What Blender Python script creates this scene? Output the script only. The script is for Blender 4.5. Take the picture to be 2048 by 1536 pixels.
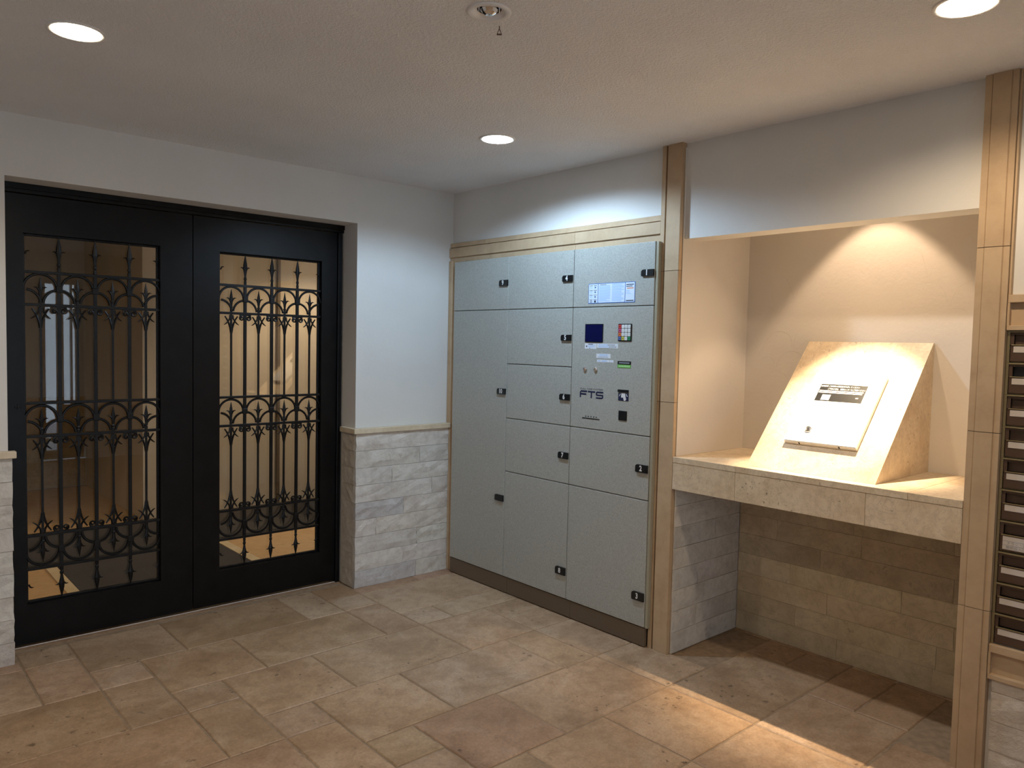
import bpy, bmesh, math, random
from mathutils import Vector, Matrix
random.seed(7)
S = bpy.context.scene
for o in list(bpy.data.objects): bpy.data.objects.remove(o)
C = S.collection

# ------------------------------------------------------------------ camera
H = 2.35                                            # ceiling height
CAM = Vector((-2.9015, -3.8437, 1.4298))
YAW, PITCH, ROLL, FPX = 0.726647, 0.05288, 0.021861, 1527.8
f_ = Vector((math.sin(YAW)*math.cos(PITCH), math.cos(YAW)*math.cos(PITCH), -math.sin(PITCH)))
r0 = Vector((math.cos(YAW), -math.sin(YAW), 0)); u0 = r0.cross(f_)
r_ = math.cos(ROLL)*r0 + math.sin(ROLL)*u0; u_ = -math.sin(ROLL)*r0 + math.cos(ROLL)*u0
cd = bpy.data.cameras.new('camera'); cam = bpy.data.objects.new('camera', cd); C.objects.link(cam)
cd.sensor_width = 36; cd.lens = 36*FPX/2048; cd.clip_start = .02
m = Matrix.Identity(4)
for i in range(3): m[i][0] = r_[i]; m[i][1] = u_[i]; m[i][2] = -f_[i]; m[i][3] = CAM[i]
cam.matrix_world = m; S.camera = cam

# ------------------------------------------------------------------ world, exposure
W = bpy.data.worlds.new('world'); S.world = W; W.use_nodes = True
bg = W.node_tree.nodes['Background']; bg.inputs[0].default_value = (.66, .80, 1.0, 1); bg.inputs[1].default_value = 3.6
S.view_settings.view_transform = 'Standard'; S.view_settings.look = 'None'
S.view_settings.exposure = 0.26; S.view_settings.gamma = 1; S.view_settings.use_curve_mapping = False
WARM = (1.0, .78, .54); LEDC = (.52, .75, 1.0); HALO = (1.0, .73, .50)
P_WARM, P_WARM_R, P_LED, P_NICHE, P_CORE, P_LOBBY = 23, 34, 57, 24, 360, 60

# ------------------------------------------------------------------ helpers
def srgb(r, g, b):
    f = lambda c: (c/255/12.92) if c/255 <= .04045 else ((c/255+.055)/1.055)**2.4
    return (f(r), f(g), f(b), 1)

class MB:
    def __init__(s): s.v = []; s.f = []; s.m = []
    def add(s, vs, fs, mi=0):
        o = len(s.v); s.v += [tuple(v) for v in vs]
        for f in fs: s.f.append([o+i for i in f]); s.m.append(mi)
        return s
    def box(s, x0, x1, y0, y1, z0, z1, mi=0, b=0):
        if x0 > x1: x0, x1 = x1, x0
        if y0 > y1: y0, y1 = y1, y0
        if z0 > z1: z0, z1 = z1, z0
        if b <= 0:
            vs = [(x, y, z) for z in (z0, z1) for y in (y0, y1) for x in (x0, x1)]
            return s.add(vs, [(0,2,3,1),(4,5,7,6),(0,1,5,4),(2,6,7,3),(0,4,6,2),(1,3,7,5)], mi)
        bm = bmesh.new(); bmesh.ops.create_cube(bm, size=1)
        for v in bm.verts: v.co = Vector(((x0+x1)/2+v.co.x*(x1-x0), (y0+y1)/2+v.co.y*(y1-y0), (z0+z1)/2+v.co.z*(z1-z0)))
        bmesh.ops.bevel(bm, geom=bm.edges[:], offset=b, segments=2, affect='EDGES', profile=.5)
        bm.verts.index_update()
        s.add([v.co[:] for v in bm.verts], [[v.index for v in f.verts] for f in bm.faces], mi); bm.free(); return s
    def tube(s, pts, r, n=6, mi=0, cap=True):
        pts = [Vector(p) for p in pts]; rs = r if isinstance(r, (list, tuple)) else [r]*len(pts)
        rings = []
        for i, p in enumerate(pts):
            t = (pts[min(i+1, len(pts)-1)]-pts[max(i-1, 0)]).normalized()
            a = Vector((0, 1, 0)) if abs(t.y) < .9 else Vector((1, 0, 0))
            x = t.cross(a).normalized(); y = t.cross(x)
            rings.append([p+rs[i]*(math.cos(2*math.pi*k/n)*x+math.sin(2*math.pi*k/n)*y) for k in range(n)])
        vs = [v for q in rings for v in q]; fs = []
        for i in range(len(pts)-1):
            for k in range(n): fs.append((i*n+k, i*n+(k+1) % n, (i+1)*n+(k+1) % n, (i+1)*n+k))
        if cap: fs.append(tuple(range(n))[::-1]); fs.append(tuple((len(pts)-1)*n+k for k in range(n)))
        return s.add(vs, fs, mi)
    def lathe(s, c, prof, n=24, mi=0, axis='z', sx=1, sy=1):
        vs = []; fs = []
        for (r, h) in prof:
            for k in range(n):
                a = 2*math.pi*k/n; p, q = r*math.cos(a)*sx, r*math.sin(a)*sy
                if axis == 'z': vs.append((c[0]+p, c[1]+q, c[2]+h))
                elif axis == 'x': vs.append((c[0]+h, c[1]+p, c[2]+q))
                else: vs.append((c[0]+p, c[1]+h, c[2]+q))
        for i in range(len(prof)-1):
            for k in range(n): fs.append((i*n+k, i*n+(k+1) % n, (i+1)*n+(k+1) % n, (i+1)*n+k))
        return s.add(vs, fs, mi)
    def prism(s, poly, fn, mi=0):
        """poly: 2D points; fn(p,k) -> 3D for k=0 (back), 1 (front)"""
        n = len(poly); vs = [fn(p, 0) for p in poly]+[fn(p, 1) for p in poly]
        return s.add(vs, [tuple(range(n))[::-1], tuple(range(n, 2*n))]+[(i, (i+1) % n, n+(i+1) % n, n+i) for i in range(n)], mi)

OFF = {}
def wpos(o): return OFF.get(o.name, Vector((0, 0, 0)))
def link(name, me, parent=None):
    o = bpy.data.objects.new(name, me); C.objects.link(o)
    if parent is not None: o.parent = parent; OFF[o.name] = wpos(parent)
    return o
def mesh(name, mb, mats, off=Vector((0, 0, 0)), smooth=False):
    me = bpy.data.meshes.new(name)
    me.from_pydata([tuple(Vector(v)-off) for v in mb.v], [], mb.f)
    for mt in (mats if isinstance(mats, (list, tuple)) else [mats]): me.materials.append(mt)
    for i, p in enumerate(me.polygons): p.material_index = mb.m[i]; p.use_smooth = smooth
    bm = bmesh.new(); bm.from_mesh(me); bmesh.ops.recalc_face_normals(bm, faces=bm.faces); bm.to_mesh(me); bm.free()
    me.update(); return me
def obj(name, mb, mats, parent=None, smooth=False, label=None):
    off = wpos(parent) if parent is not None else Vector((0, 0, 0))
    o = link(name, mesh(name, mb, mats, off, smooth), parent)
    if label: o['label'] = label
    return o
def tag(o, label, cat, group=None):
    o['label'] = label; o['category'] = cat
    if group: o['group'] = group
    return o
def thing(name, label, cat, loc=(0, 0, 0), group=None):
    o = bpy.data.objects.new(name, None); C.objects.link(o); o.location = loc; o.empty_display_size = .05
    OFF[o.name] = Vector(loc); return tag(o, label, cat, group)
def struct(name, mb, mats, label=None):
    o = obj(name, mb, mats); o['kind'] = 'structure'
    if label: o['label'] = label
    return o
def empty_struct(name, loc=(0, 0, 0)):
    o = bpy.data.objects.new(name, None); C.objects.link(o); o.location = loc; OFF[o.name] = Vector(loc); o['kind'] = 'structure'; return o

# ------------------------------------------------------------------ materials
def nodes(name):
    mt = bpy.data.materials.new(name); mt.use_nodes = True; nt = mt.node_tree
    b = nt.nodes['Principled BSDF']; return mt, nt, b
def N(nt, t, **kw):
    n = nt.nodes.new(t)
    for k, v in kw.items(): setattr(n, k, v)
    return n
def val(nt, op, a, b=None):
    n = N(nt, 'ShaderNodeMath', operation=op)
    for i, x in enumerate((a, b)):
        if x is None: continue
        if isinstance(x, (int, float)): n.inputs[i].default_value = x
        else: nt.links.new(x, n.inputs[i])
    return n.outputs[0]
def ramp(nt, src, stops):
    r = N(nt, 'ShaderNodeValToRGB'); e = r.color_ramp.elements
    while len(e) < len(stops): e.new(.5)
    for i, (p, c) in enumerate(stops): e[i].position = p; e[i].color = c
    nt.links.new(src, r.inputs[0]); return r.outputs[0]
def noise(nt, scale, detail=4, rough=.55, vec=None, dist=0):
    n = N(nt, 'ShaderNodeTexNoise'); n.inputs['Scale'].default_value = scale; n.inputs['Detail'].default_value = detail
    n.inputs['Roughness'].default_value = rough; n.inputs['Distortion'].default_value = dist
    nt.links.new(vec if vec is not None else coord(nt), n.inputs['Vector']); return n.outputs['Fac']
def coord(nt):
    for n in nt.nodes:
        if n.bl_idname == 'ShaderNodeNewGeometry': return n.outputs['Position']
    return N(nt, 'ShaderNodeNewGeometry').outputs['Position']
def bump(nt, b, h, strength, dist=.01):
    n = N(nt, 'ShaderNodeBump'); n.inputs['Strength'].default_value = strength; n.inputs['Distance'].default_value = dist
    nt.links.new(h, n.inputs['Height'])
    if b.inputs['Normal'].is_linked: nt.links.new(b.inputs['Normal'].links[0].from_socket, n.inputs['Normal'])
    nt.links.new(n.outputs[0], b.inputs['Normal'])
def mix(nt, a, b, fac, mode='MIX'):
    n = N(nt, 'ShaderNodeMix', data_type='RGBA', blend_type=mode)
    for s, x in ((6, a), (7, b), (0, fac)):
        if isinstance(x, (tuple, int, float)): n.inputs[s].default_value = x
        else: nt.links.new(x, n.inputs[s])
    return n.outputs[2]
def plain(name, col, rough=.6, metal=0, spec=.5, nscale=0, nstr=.0, var=0):
    mt, nt, b = nodes(name); b.inputs['Base Color'].default_value = col
    b.inputs['Roughness'].default_value = rough; b.inputs['Metallic'].default_value = metal; b.inputs['Specular IOR Level'].default_value = spec
    if nscale:
        h = noise(nt, nscale)
        if nstr: bump(nt, b, h, nstr, .004)
        if var:
            lo = tuple(c*(1-var) for c in col[:3])+(1,); hi = tuple(min(1, c*(1+var)) for c in col[:3])+(1,)
            nt.links.new(ramp(nt, h, [(.3, lo), (.7, hi)]), b.inputs['Base Color'])
    return mt
def emis(name, col, st):
    mt, nt, b = nodes(name); b.inputs['Base Color'].default_value = (0, 0, 0, 1)
    b.inputs['Emission Color'].default_value = (*col, 1); b.inputs['Emission Strength'].default_value = st; return mt

def plaster_mat(name, col, fan=0, spray=0):
    mt, nt, b = nodes(name); b.inputs['Roughness'].default_value = .85; b.inputs['Specular IOR Level'].default_value = .2
    n1 = noise(nt, 2.2, 5); n2 = noise(nt, 55, 3)
    lo = tuple(c*.93 for c in col[:3])+(1,); c = ramp(nt, n1, [(.3, lo), (.7, col)])
    if spray:
        vo = noise(nt, 130, 2, .6); bump(nt, b, ramp(nt, vo, [(.42, (0, 0, 0, 1)), (.6, (1, 1, 1, 1))]), .55, .006)
    else: bump(nt, b, n2, .25, .003)
    if fan:                                        # overlapping fan-shaped trowel strokes
        sep = N(nt, 'ShaderNodeSeparateXYZ'); nt.links.new(coord(nt), sep.inputs[0])
        u = val(nt, 'ADD', sep.outputs[0], sep.outputs[1]); wob = val(nt, 'MULTIPLY', val(nt, 'SUBTRACT', noise(nt, 2.6, 2), .5), .34)
        zz = val(nt, 'DIVIDE', val(nt, 'ADD', sep.outputs[2], wob), .11); row = val(nt, 'FLOOR', zz)
        uu = val(nt, 'ADD', val(nt, 'DIVIDE', u, .17), val(nt, 'MULTIPLY', row, .5))
        fu = val(nt, 'SUBTRACT', val(nt, 'FRACT', uu), .5); fz = val(nt, 'MULTIPLY', val(nt, 'FRACT', zz), .55)
        d = val(nt, 'SQRT', val(nt, 'ADD', val(nt, 'POWER', fu, 2.0), val(nt, 'POWER', fz, 2.0)))
        line = val(nt, 'SUBTRACT', 1.0, val(nt, 'MINIMUM', val(nt, 'MULTIPLY', val(nt, 'ABSOLUTE', val(nt, 'SUBTRACT', d, .47)), 75.0), 1.0))
        msk = ramp(nt, noise(nt, 3.3, 2), [(.52, (0, 0, 0, 1)), (.64, (1, 1, 1, 1))])
        ln = val(nt, 'MULTIPLY', line, msk)
        bump(nt, b, ln, .16, .002); c = mix(nt, c, tuple(x*.72 for x in col[:3])+(1,), val(nt, 'MULTIPLY', ln, .35))
    nt.links.new(c, b.inputs['Base Color']); return mt

def stone_mat(name, c1, c2, c3, rough=.6, sc=3.0, pit=.35, bstr=.3, tint=True, vein=.0, bscale=28, wear=0):
    mt, nt, b = nodes(name); b.inputs['Roughness'].default_value = rough; b.inputs['Specular IOR Level'].default_value = .35
    oi = N(nt, 'ShaderNodeObjectInfo'); mp = N(nt, 'ShaderNodeVectorMath', operation='ADD')
    nt.links.new(coord(nt), mp.inputs[0])
    cx = N(nt, 'ShaderNodeCombineXYZ'); nt.links.new(val(nt, 'MULTIPLY', oi.outputs['Random'], 37.0), cx.inputs[0]); nt.links.new(val(nt, 'MULTIPLY', oi.outputs['Random'], 11.0), cx.inputs[2])
    nt.links.new(cx.outputs[0], mp.inputs[1]); v = mp.outputs[0]
    a = noise(nt, sc, 6, .6, v, .6); bnz = noise(nt, sc*6, 5, .65, v)
    c = ramp(nt, a, [(.28, c1), (.5, c2), (.72, c3)])
    c = mix(nt, c, tuple(x*.8 for x in c1[:3])+(1,), val(nt, 'MULTIPLY', ramp(nt, bnz, [(.45, (0, 0, 0, 1)), (.75, (1, 1, 1, 1))]), .55))
    if vein:
        w = noise(nt, sc*1.7, 8, .7, v, 1.8)
        k = ramp(nt, w, [(.475, (0, 0, 0, 1)), (.5, (1, 1, 1, 1)), (.525, (0, 0, 0, 1))])
        c = mix(nt, c, tuple(x*.45 for x in c1[:3])+(1,), val(nt, 'MULTIPLY', k, vein))
    if pit:
        pn = noise(nt, sc*9, 3, .6, v); pm = noise(nt, sc*.9, 3, .5, v)
        k = val(nt, 'MULTIPLY', ramp(nt, pn, [(.63, (0, 0, 0, 1)), (.70, (1, 1, 1, 1))]), ramp(nt, pm, [(.48, (0, 0, 0, 1)), (.62, (1, 1, 1, 1))]))
        c = mix(nt, c, tuple(x*.35 for x in c1[:3])+(1,), val(nt, 'MULTIPLY', k, pit)); bump(nt, b, val(nt, 'SUBTRACT', 1.0, k), .4, .003)
    if wear:                                        # worn, paler patches and fine grain
        wn = ramp(nt, noise(nt, sc*1.3, 7, .7, v, .9), [(.50, (0, 0, 0, 1)), (.68, (1, 1, 1, 1))])
        c = mix(nt, c, srgb(196, 180, 158), val(nt, 'MULTIPLY', wn, wear))
        gn = ramp(nt, noise(nt, 95, 3, .7, v), [(.35, (.80, .80, .80, 1)), (.65, (1.06, 1.06, 1.06, 1))]); c = mix(nt, c, gn, .8, 'MULTIPLY')
    if tint: c = mix(nt, c, oi.outputs['Color'], 1.0, 'MULTIPLY')
    bump(nt, b, noise(nt, bscale, 6, .65, v), bstr, .012)
    nt.links.new(c, b.inputs['Base Color']); return mt

M = {}
M['plaster'] = plaster_mat('white_plaster', (.74, .725, .69, 1))
M['fanplaster'] = plaster_mat('fan_plaster', (.72, .66, .58, 1), fan=1)
M['ceiling'] = plaster_mat('sprayed_ceiling', (.89, .90, .92, 1), spray=1)
M['floor'] = stone_mat('limestone_tile', srgb(148, 124, 98), srgb(176, 152, 124), srgb(190, 168, 142), .5, 3.2, .9, .14, wear=.45)
M['grout'] = plain('grout', srgb(150, 128, 104), .9, nscale=30, nstr=.3, var=.2)
M['split'] = stone_mat('split_face_stone', srgb(190, 183, 175), srgb(212, 208, 201), srgb(222, 219, 213), .8, 4, .2, .75, bscale=20)
M['smooth'] = stone_mat('honed_wall_stone', srgb(182, 164, 136), srgb(204, 188, 160), srgb(216, 202, 176), .6, 3, .25, .35, vein=.22)
M['counter'] = stone_mat('cream_marble', srgb(200, 176, 145), srgb(215, 196, 167), srgb(223, 206, 180), .42, 6, .7, .06, vein=.3)
M['pil'] = stone_mat('sandstone_trim', srgb(182, 154, 122), srgb(191, 165, 133), srgb(198, 173, 142), .65, 1.6, .0, .03, bscale=120)
M['cap'] = stone_mat('cream_cap_stone', srgb(205, 188, 160), srgb(216, 200, 172), srgb(224, 210, 186), .55, 4, .1, .08)
M['bronze'] = plain('dark_bronze', (.0045, .0045, .0046, 1), .36, .0, .22, 14, .12, .35)
M['iron'] = plain('wrought_iron', (.008, .008, .0085, 1), .40, .4, .4, 60, .2, .3)
M['white'] = plain('white_enamel', (.8, .79, .77, 1), .35)
M['chrome'] = plain('chrome', (.85, .85, .87, 1), .08, 1)
M['steel'] = plain('satin_steel', (.80, .79, .77, 1), .32, .3, nscale=40, var=.05)
M['black'] = plain('black_plastic', (.008, .009, .010, 1), .35)
M['print_white'] = plain('white_print', (.75, .75, .75, 1), .6)
M['print_black'] = plain('black_print', (.012, .014, .02, 1), .6)
M['navy'] = plain('navy_print', (.012, .018, .06, 1), .5)
M['blueprint'] = plain('blue_print', (.05, .16, .48, 1), .5)
M['paleblue'] = plain('pale_blue_print', (.42, .60, .88, 1), .5)
M['signwhite'] = plain('sign_white', (.70, .80, .92, 1), .4)
M['greyprint'] = plain('grey_print', (.30, .33, .38, 1), .6)
M['screen'] = plain('dark_blue_screen', (.006, .008, .055, 1), .12)
M['sticker'] = plain('sticker_white', (.72, .76, .82, 1), .5)
M['green'] = plain('green_print', (.16, .46, .10, 1), .5)
M['orange'] = plain('orange_print', (.75, .22, .06, 1), .5)
KEYC = {k: plain('key_'+k, c, .4) for k, c in dict(red=(.62, .06, .05, 1), pink=(.55, .09, .20, 1), orange=(.70, .17, .05, 1), blue=(.10, .16, .42, 1), yellow=(.62, .55, .10, 1), green=(.03, .25, .10, 1), white=(.72, .74, .74, 1)).items()}
M['mailbrown'] = plain('brown_enamel', srgb(88, 68, 55), .45, .2, nscale=300, var=.06)
M['mailmetal'] = plain('olive_aluminium', srgb(150, 138, 108), .35, .6)
M['maildark'] = plain('mail_slot_dark', srgb(40, 32, 26), .6)
M['card'] = plain('name_card', srgb(205, 196, 188), .7)
M['mat'] = plain('charcoal_carpet', (.030, .029, .030, 1), .95, nscale=220, nstr=.5, var=.35)
M['lobbyfloor'] = stone_mat('lobby_limestone', srgb(205, 165, 115), srgb(214, 176, 126), srgb(220, 184, 138), .55, 3, .3, .08, tint=False)
M['border'] = stone_mat('pale_border_stone', srgb(214, 190, 150), srgb(224, 202, 164), srgb(230, 210, 176), .55, 3, .0, .05, tint=False)
M['lobbywall'] = plaster_mat('warm_plaster', (.70, .60, .46, 1))
M['wire'] = plain('brown_wire', srgb(90, 70, 55), .5)
M['pavement'] = plain('pavement', (.32, .33, .35, 1), .8, nscale=8, var=.2)

def locker_mat():                                   # speckled pale laminate
    mt, nt, b = nodes('speckled_laminate'); b.inputs['Roughness'].default_value = .42; b.inputs['Specular IOR Level'].default_value = .4
    v = N(nt, 'ShaderNodeTexVoronoi'); v.inputs['Scale'].default_value = 260; nt.links.new(coord(nt), v.inputs['Vector'])
    sp = N(nt, 'ShaderNodeSeparateColor'); nt.links.new(v.outputs['Color'], sp.inputs[0])
    c = ramp(nt, sp.outputs[0], [(.0, srgb(156, 157, 150)), (.35, srgb(170, 171, 164)), (.7, srgb(177, 178, 171)), (1, srgb(188, 189, 183))])
    c = mix(nt, c, srgb(156, 156, 149), val(nt, 'MULTIPLY', noise(nt, 90, 4), .5)); nt.links.new(c, b.inputs['Base Color'])
    bump(nt, b, noise(nt, 160, 2), .05, .002); return mt
M['locker'] = locker_mat()
M['edge'] = plain('olive_beige_edge', srgb(158, 152, 132), .45, nscale=120, var=.05)
M['taupe'] = plain('taupe_metal', srgb(112, 98, 82), .38, .3, nscale=120, var=.05)
def glass_mat():
    mt = bpy.data.materials.new('clear_glass'); mt.use_nodes = True; nt = mt.node_tree; nt.nodes.clear()
    out = N(nt, 'ShaderNodeOutputMaterial'); mx = N(nt, 'ShaderNodeMixShader'); tr = N(nt, 'ShaderNodeBsdfTransparent'); gl = N(nt, 'ShaderNodeBsdfGlossy')
    tr.inputs[0].default_value = (.86, .87, .86, 1); gl.inputs['Roughness'].default_value = .01; fr = N(nt, 'ShaderNodeFresnel'); fr.inputs[0].default_value = 1.6
    nt.links.new(fr.outputs[0], mx.inputs[0]); nt.links.new(tr.outputs[0], mx.inputs[1]); nt.links.new(gl.outputs[0], mx.inputs[2]); nt.links.new(mx.outputs[0], out.inputs[0]); return mt
M['glass'] = glass_mat()
M['lampwarm'] = emis('lit_lamp_warm', (1.0, .86, .66), 22)
M['lampled'] = emis('lit_lamp_white', (.80, .90, 1.0), 26)

# ------------------------------------------------------------------ lettering
def text_mesh(body, size=1.0, align='CENTER', font_scale_x=1.0, bold=0):
    cu = bpy.data.curves.new('lettering', 'FONT'); cu.body = body; cu.size = size; cu.align_x = align; cu.align_y = 'CENTER'; cu.resolution_u = 2; cu.offset = bold*size
    ob = bpy.data.objects.new('lettering_tmp', cu); C.objects.link(ob); dg = bpy.context.evaluated_depsgraph_get(); dg.update()
    me = bpy.data.meshes.new_from_object(ob.evaluated_get(dg)); vs = [(v.co.x*font_scale_x, v.co.y) for v in me.vertices]; fs = [list(p.vertices) for p in me.polygons]
    bpy.data.objects.remove(ob); bpy.data.meshes.remove(me); bpy.data.curves.remove(cu); return vs, fs
def put_text(mb, body, size, fn, mi, align='CENTER', sx=1.0, width=None, bold=0):
    vs, fs = text_mesh(body, size, align, sx, bold)
    if width and vs:
        w = max(v[0] for v in vs)-min(v[0] for v in vs); k = width/w; vs = [(v[0]*k, v[1]) for v in vs]
    mb.add([fn(*v) for v in vs], fs, mi)

# ================================================================== THE SETTING
TH = .30
XR, XL, ZL, YD = -.677, -2.353, 2.088, .164         # door opening, door plane
# ---- far wall (door wall)
w = MB()
w.box(XR, 0, 0, TH, 0, H); w.box(-4.3, XL, 0, TH, 0, H); w.box(XL, XR, 0, TH, ZL, H)
wall_far = struct('wall_far', w, M['plaster'])
# ---- right wall: lockers recess, niche, mailbox recess
YN0, YN1, XB = -1.737, -2.942, .545
w = MB()
w.box(0, .7, -.07, 0, 0, H); w.box(0, .7, -1.625, -.07, 1.93, H); w.box(.42, .7, -1.625, -.07, 0, 1.93)
w.box(0, .7, YN0, -1.625, 0, H)
w.box(0, .12, YN1, YN0, 1.921, H)                                  # lintel over the niche
MB0, MB1 = -3.040, -3.345
w.box(0, .7, MB0, YN1, 0, H); w.box(0, .7, MB1, MB0, 1.507, H); w.box(0, .7, MB1, MB0, 0, .462); w.box(.38, .7, MB1, MB0, .462, 1.507)
w.box(0, .7, -5.6, MB1, 0, H)
wall_right = struct('wall_right', w, M['plaster'])
w = MB(); w.box(XB, .7, YN1, YN0, 0, 2.33); niche_wall = struct('wall_niche_back', w, M['fanplaster'])
w = MB(); w.box(-.0118, XB, YN0-.002, YN0, .9285, 2.33); struct('wall_niche_left', w, M['fanplaster'])
w = MB(); w.box(.12, XB, YN1, YN1+.002, .9285, 2.33); struct('wall_niche_right', w, M['fanplaster'])
w = MB(); w.box(-4.5, -4.3, -5.6, TH, 0, H); struct('wall_left', w, M['plaster'])
EX0, EX1 = -1.17, -.74                                             # entrance opening behind the camera
GX0, GX1 = -3.9, -1.5  # wide unseen opening, added to let in ambient daylight
w = MB(); w.box(-4.3, GX0, -5.8, -5.6, 0, H); w.box(GX1, EX0, -5.8, -5.6, 0, H); w.box(GX0, GX1, -5.8, -5.6, 2.05, H); w.box(EX1, .7, -5.8, -5.6, 0, H); w.box(EX0, EX1, -5.8, -5.6, 2.05, H); struct('wall_near', w, M['plaster'])

# ---- ceiling with round holes for the recessed lamps
LX = (-2.33, -1.52, -.645); LY = (-3.08, -2.16, -1.17)
LAMPS = {(0, 2): 'warm', (2, 2): 'led', (1, 1): 'off', (2, 0): 'warmr', (0, 0): 'warm'}
xs = [-4.3]+[v for x in LX for v in (x-.15, x+.15)]+[.02]; ys = [-5.6]+[v for y in LY for v in (y-.15, y+.15)]+[.02]
w = MB(); NC = 32; RH = .060
for i in range(len(xs)-1):
    for j in range(len(ys)-1):
        x0, x1, y0, y1 = xs[i], xs[i+1], ys[j], ys[j+1]
        key = ((i-1)//2, (j-1)//2) if i % 2 == 1 and j % 2 == 1 else None
        if key in LAMPS:
            cx, cy = LX[key[0]], LY[key[1]]
            ring = [(cx+RH*math.cos(2*math.pi*k/NC), cy+RH*math.sin(2*math.pi*k/NC), H) for k in range(NC)]
            sq = []
            for k in range(NC):
                a = 2*math.pi*k/NC; c, s = math.cos(a), math.sin(a); t = .15/max(abs(c), abs(s)); sq.append((cx+t*c, cy+t*s, H))
            w.add(ring+sq, [(k, (k+1) % NC, NC+(k+1) % NC, NC+k) for k in range(NC)])
        else: w.add([(x0, y0, H), (x1, y0, H), (x1, y1, H), (x0, y1, H)], [(0, 1, 2, 3)])
w.box(-4.3, .02, -5.6, .02, H+.14, H+.16)
ceiling = struct('ceiling', w, M['ceiling'])
w = MB(); w.box(.12, XB, YN1, YN0, 2.33, H); struct('ceiling_niche', w, M['fanplaster'])

# ---- floor: grout bed and limestone tiles on a 0.2 m module
w = MB(); w.box(-4.3, .56, -5.6, .30, -.06, -.004); floor = struct('floor', w, M['grout'])
GX = lambda i: -.297-.2025*i
GY = lambda j: -.315-.2033*j
TILES = [  # i0, j0, cells in x, cells in y, tint
 (7,-2,2,2,(1.0,.97,.90)), (4,-2,3,2,(.86,.78,.62)), (3,-2,1,2,(1.08,1.08,1.04)), (2,-2,1,1,(.80,.66,.50)), (2,-1,1,1,(1.16,1.16,1.12)),
 (9,-2,1,1,(.92,.88,.80)), (9,-1,1,2,(1.10,1.0,.92)), (10,-1,1,2,(1.08,1.02,.92)), (8,0,1,1,(1.12,1.06,1.0)), (6,0,2,2,(.98,.88,.72)),
 (3,0,3,2,(.98,.92,.78)), (2,0,1,2,(1.06,1.0,.94)), (-1,-1,3,2,(1.12,1.1,1.04)), (1,1,1,1,(1.06,1.04,1.0)), (-1,1,2,1,(1.10,1.10,1.04)),
 (0,2,2,2,(1.08,1.02,.94)), (-1,2,1,2,(1.12,1.08,1.0)), (-1,4,1,2,(1.10,1.06,1.0)), (7,2,1,1,(1.0,.95,.86)), (5,2,2,2,(1.10,1.02,.88)),
 (2,2,3,2,(1.04,1.0,.90)), (7,3,1,2,(1.06,.98,.84)), (8,1,1,2,(.98,.90,.78)), (9,1,3,2,(.94,.82,.64)), (8,3,3,2,(1.0,.86,.70)),
 (6,4,1,1,(.96,.88,.80)), (6,5,1,2,(1.06,.92,.74)), (7,5,3,2,(1.0,.86,.74)), (4,4,2,2,(1.08,.98,.82)), (1,4,3,2,(1.06,1.02,.96)),
 (0,4,1,2,(1.14,1.10,1.0)), (5,6,1,1,(1.08,1.02,.82)), (3,6,2,2,(.96,.80,.70)), (0,6,3,2,(1.10,1.0,.88)), (-2,6,2,2,(1.06,1.02,.94)),
 (2,8,2,2,(1.06,.92,.74)), (0,8,2,2,(1.06,.92,.74)), (-3,8,3,2,(.98,.94,.86)), (-4,6,2,2,(.96,.84,.72)), (-4,8,1,1,(.96,.84,.72)),
 (-5,8,1,2,(.94,.84,.74)), (-4,9,1,1,(.9,.8,.7)), (-2,10,2,2,(1.0,.92,.84)), (0,10,2,2,(1.02,.92,.82)), (-4,10,2,1,(.92,.8,.7)), (-4,11,2,1,(.92,.82,.72)), (2,10,3,2,(1.02,.9,.76)),
]
used = set()
def add_tile(i0, j0, nx, ny, tint):
    for a in range(nx):
        for b in range(ny): used.add((i0+a, j0+b))
    x1, x0 = GX(i0), GX(i0+nx); y1, y0 = GY(j0), GY(j0+ny)
    yc = (y0+y1)/2
    if yc > -1.74: x1 = min(x1, -.002 if yc < -1.62 else .0)
    if yc < -2.942: x1 = min(x1, 0)
    if i0 == -1 and yc > -1.6: x1 = 0
    x1 = min(x1, XB); x0 = max(x0, -4.3); y0 = max(y0, -5.6)
    xc = (x0+x1)/2
    y1 = min(y1, YD-.03 if XL < xc < XR else -.002)
    if x1-x0 < .02 or y1-y0 < .02: return
    g = random.uniform(.0022, .0042); P = []
    cs = [(x0+g, y0+g), (x1-g, y0+g), (x1-g, y1-g), (x0+g, y1-g)]
    for k in range(4):
        a, b = Vector(cs[k]), Vector(cs[(k+1) % 4]); nrm = Vector((-(b-a).y, (b-a).x)).normalized()
        n = 4
        for q in range(n):
            p = a.lerp(b, q/n) + (nrm*random.uniform(0, .0025) if q else nrm*0); P.append(p)
    c = Vector((xc, (y0+y1)/2)); top = []; n = len(P); dz = random.uniform(-.0006, .0006)
    ch = .004
    low = [(p.x, p.y, -.0045) for p in P]; mid = [(p.x, p.y, -.003+dz) for p in P]
    top = [(p.x+(ch if p.x < c.x else -ch)*(abs(p.x-c.x) > (x1-x0)/2-.012), p.y+(ch if p.y < c.y else -ch)*(abs(p.y-c.y) > (y1-y0)/2-.012), dz) for p in P]
    w = MB(); w.add(low+mid+top, [(k, (k+1) % n, n+(k+1) % n, n+k) for k in range(n)]+[(n+k, n+(k+1) % n, 2*n+(k+1) % n, 2*n+k) for k in range(n)]+[tuple(range(2*n, 3*n))])
    o = obj('tile', w, M['floor'], floor); o.color = (.3*1.03+.7*tint[0], (.3*.99+.7*tint[1])*.985, (.3*.93+.7*tint[2])*1.035, 1)
for t in TILES: add_tile(*t)
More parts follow.
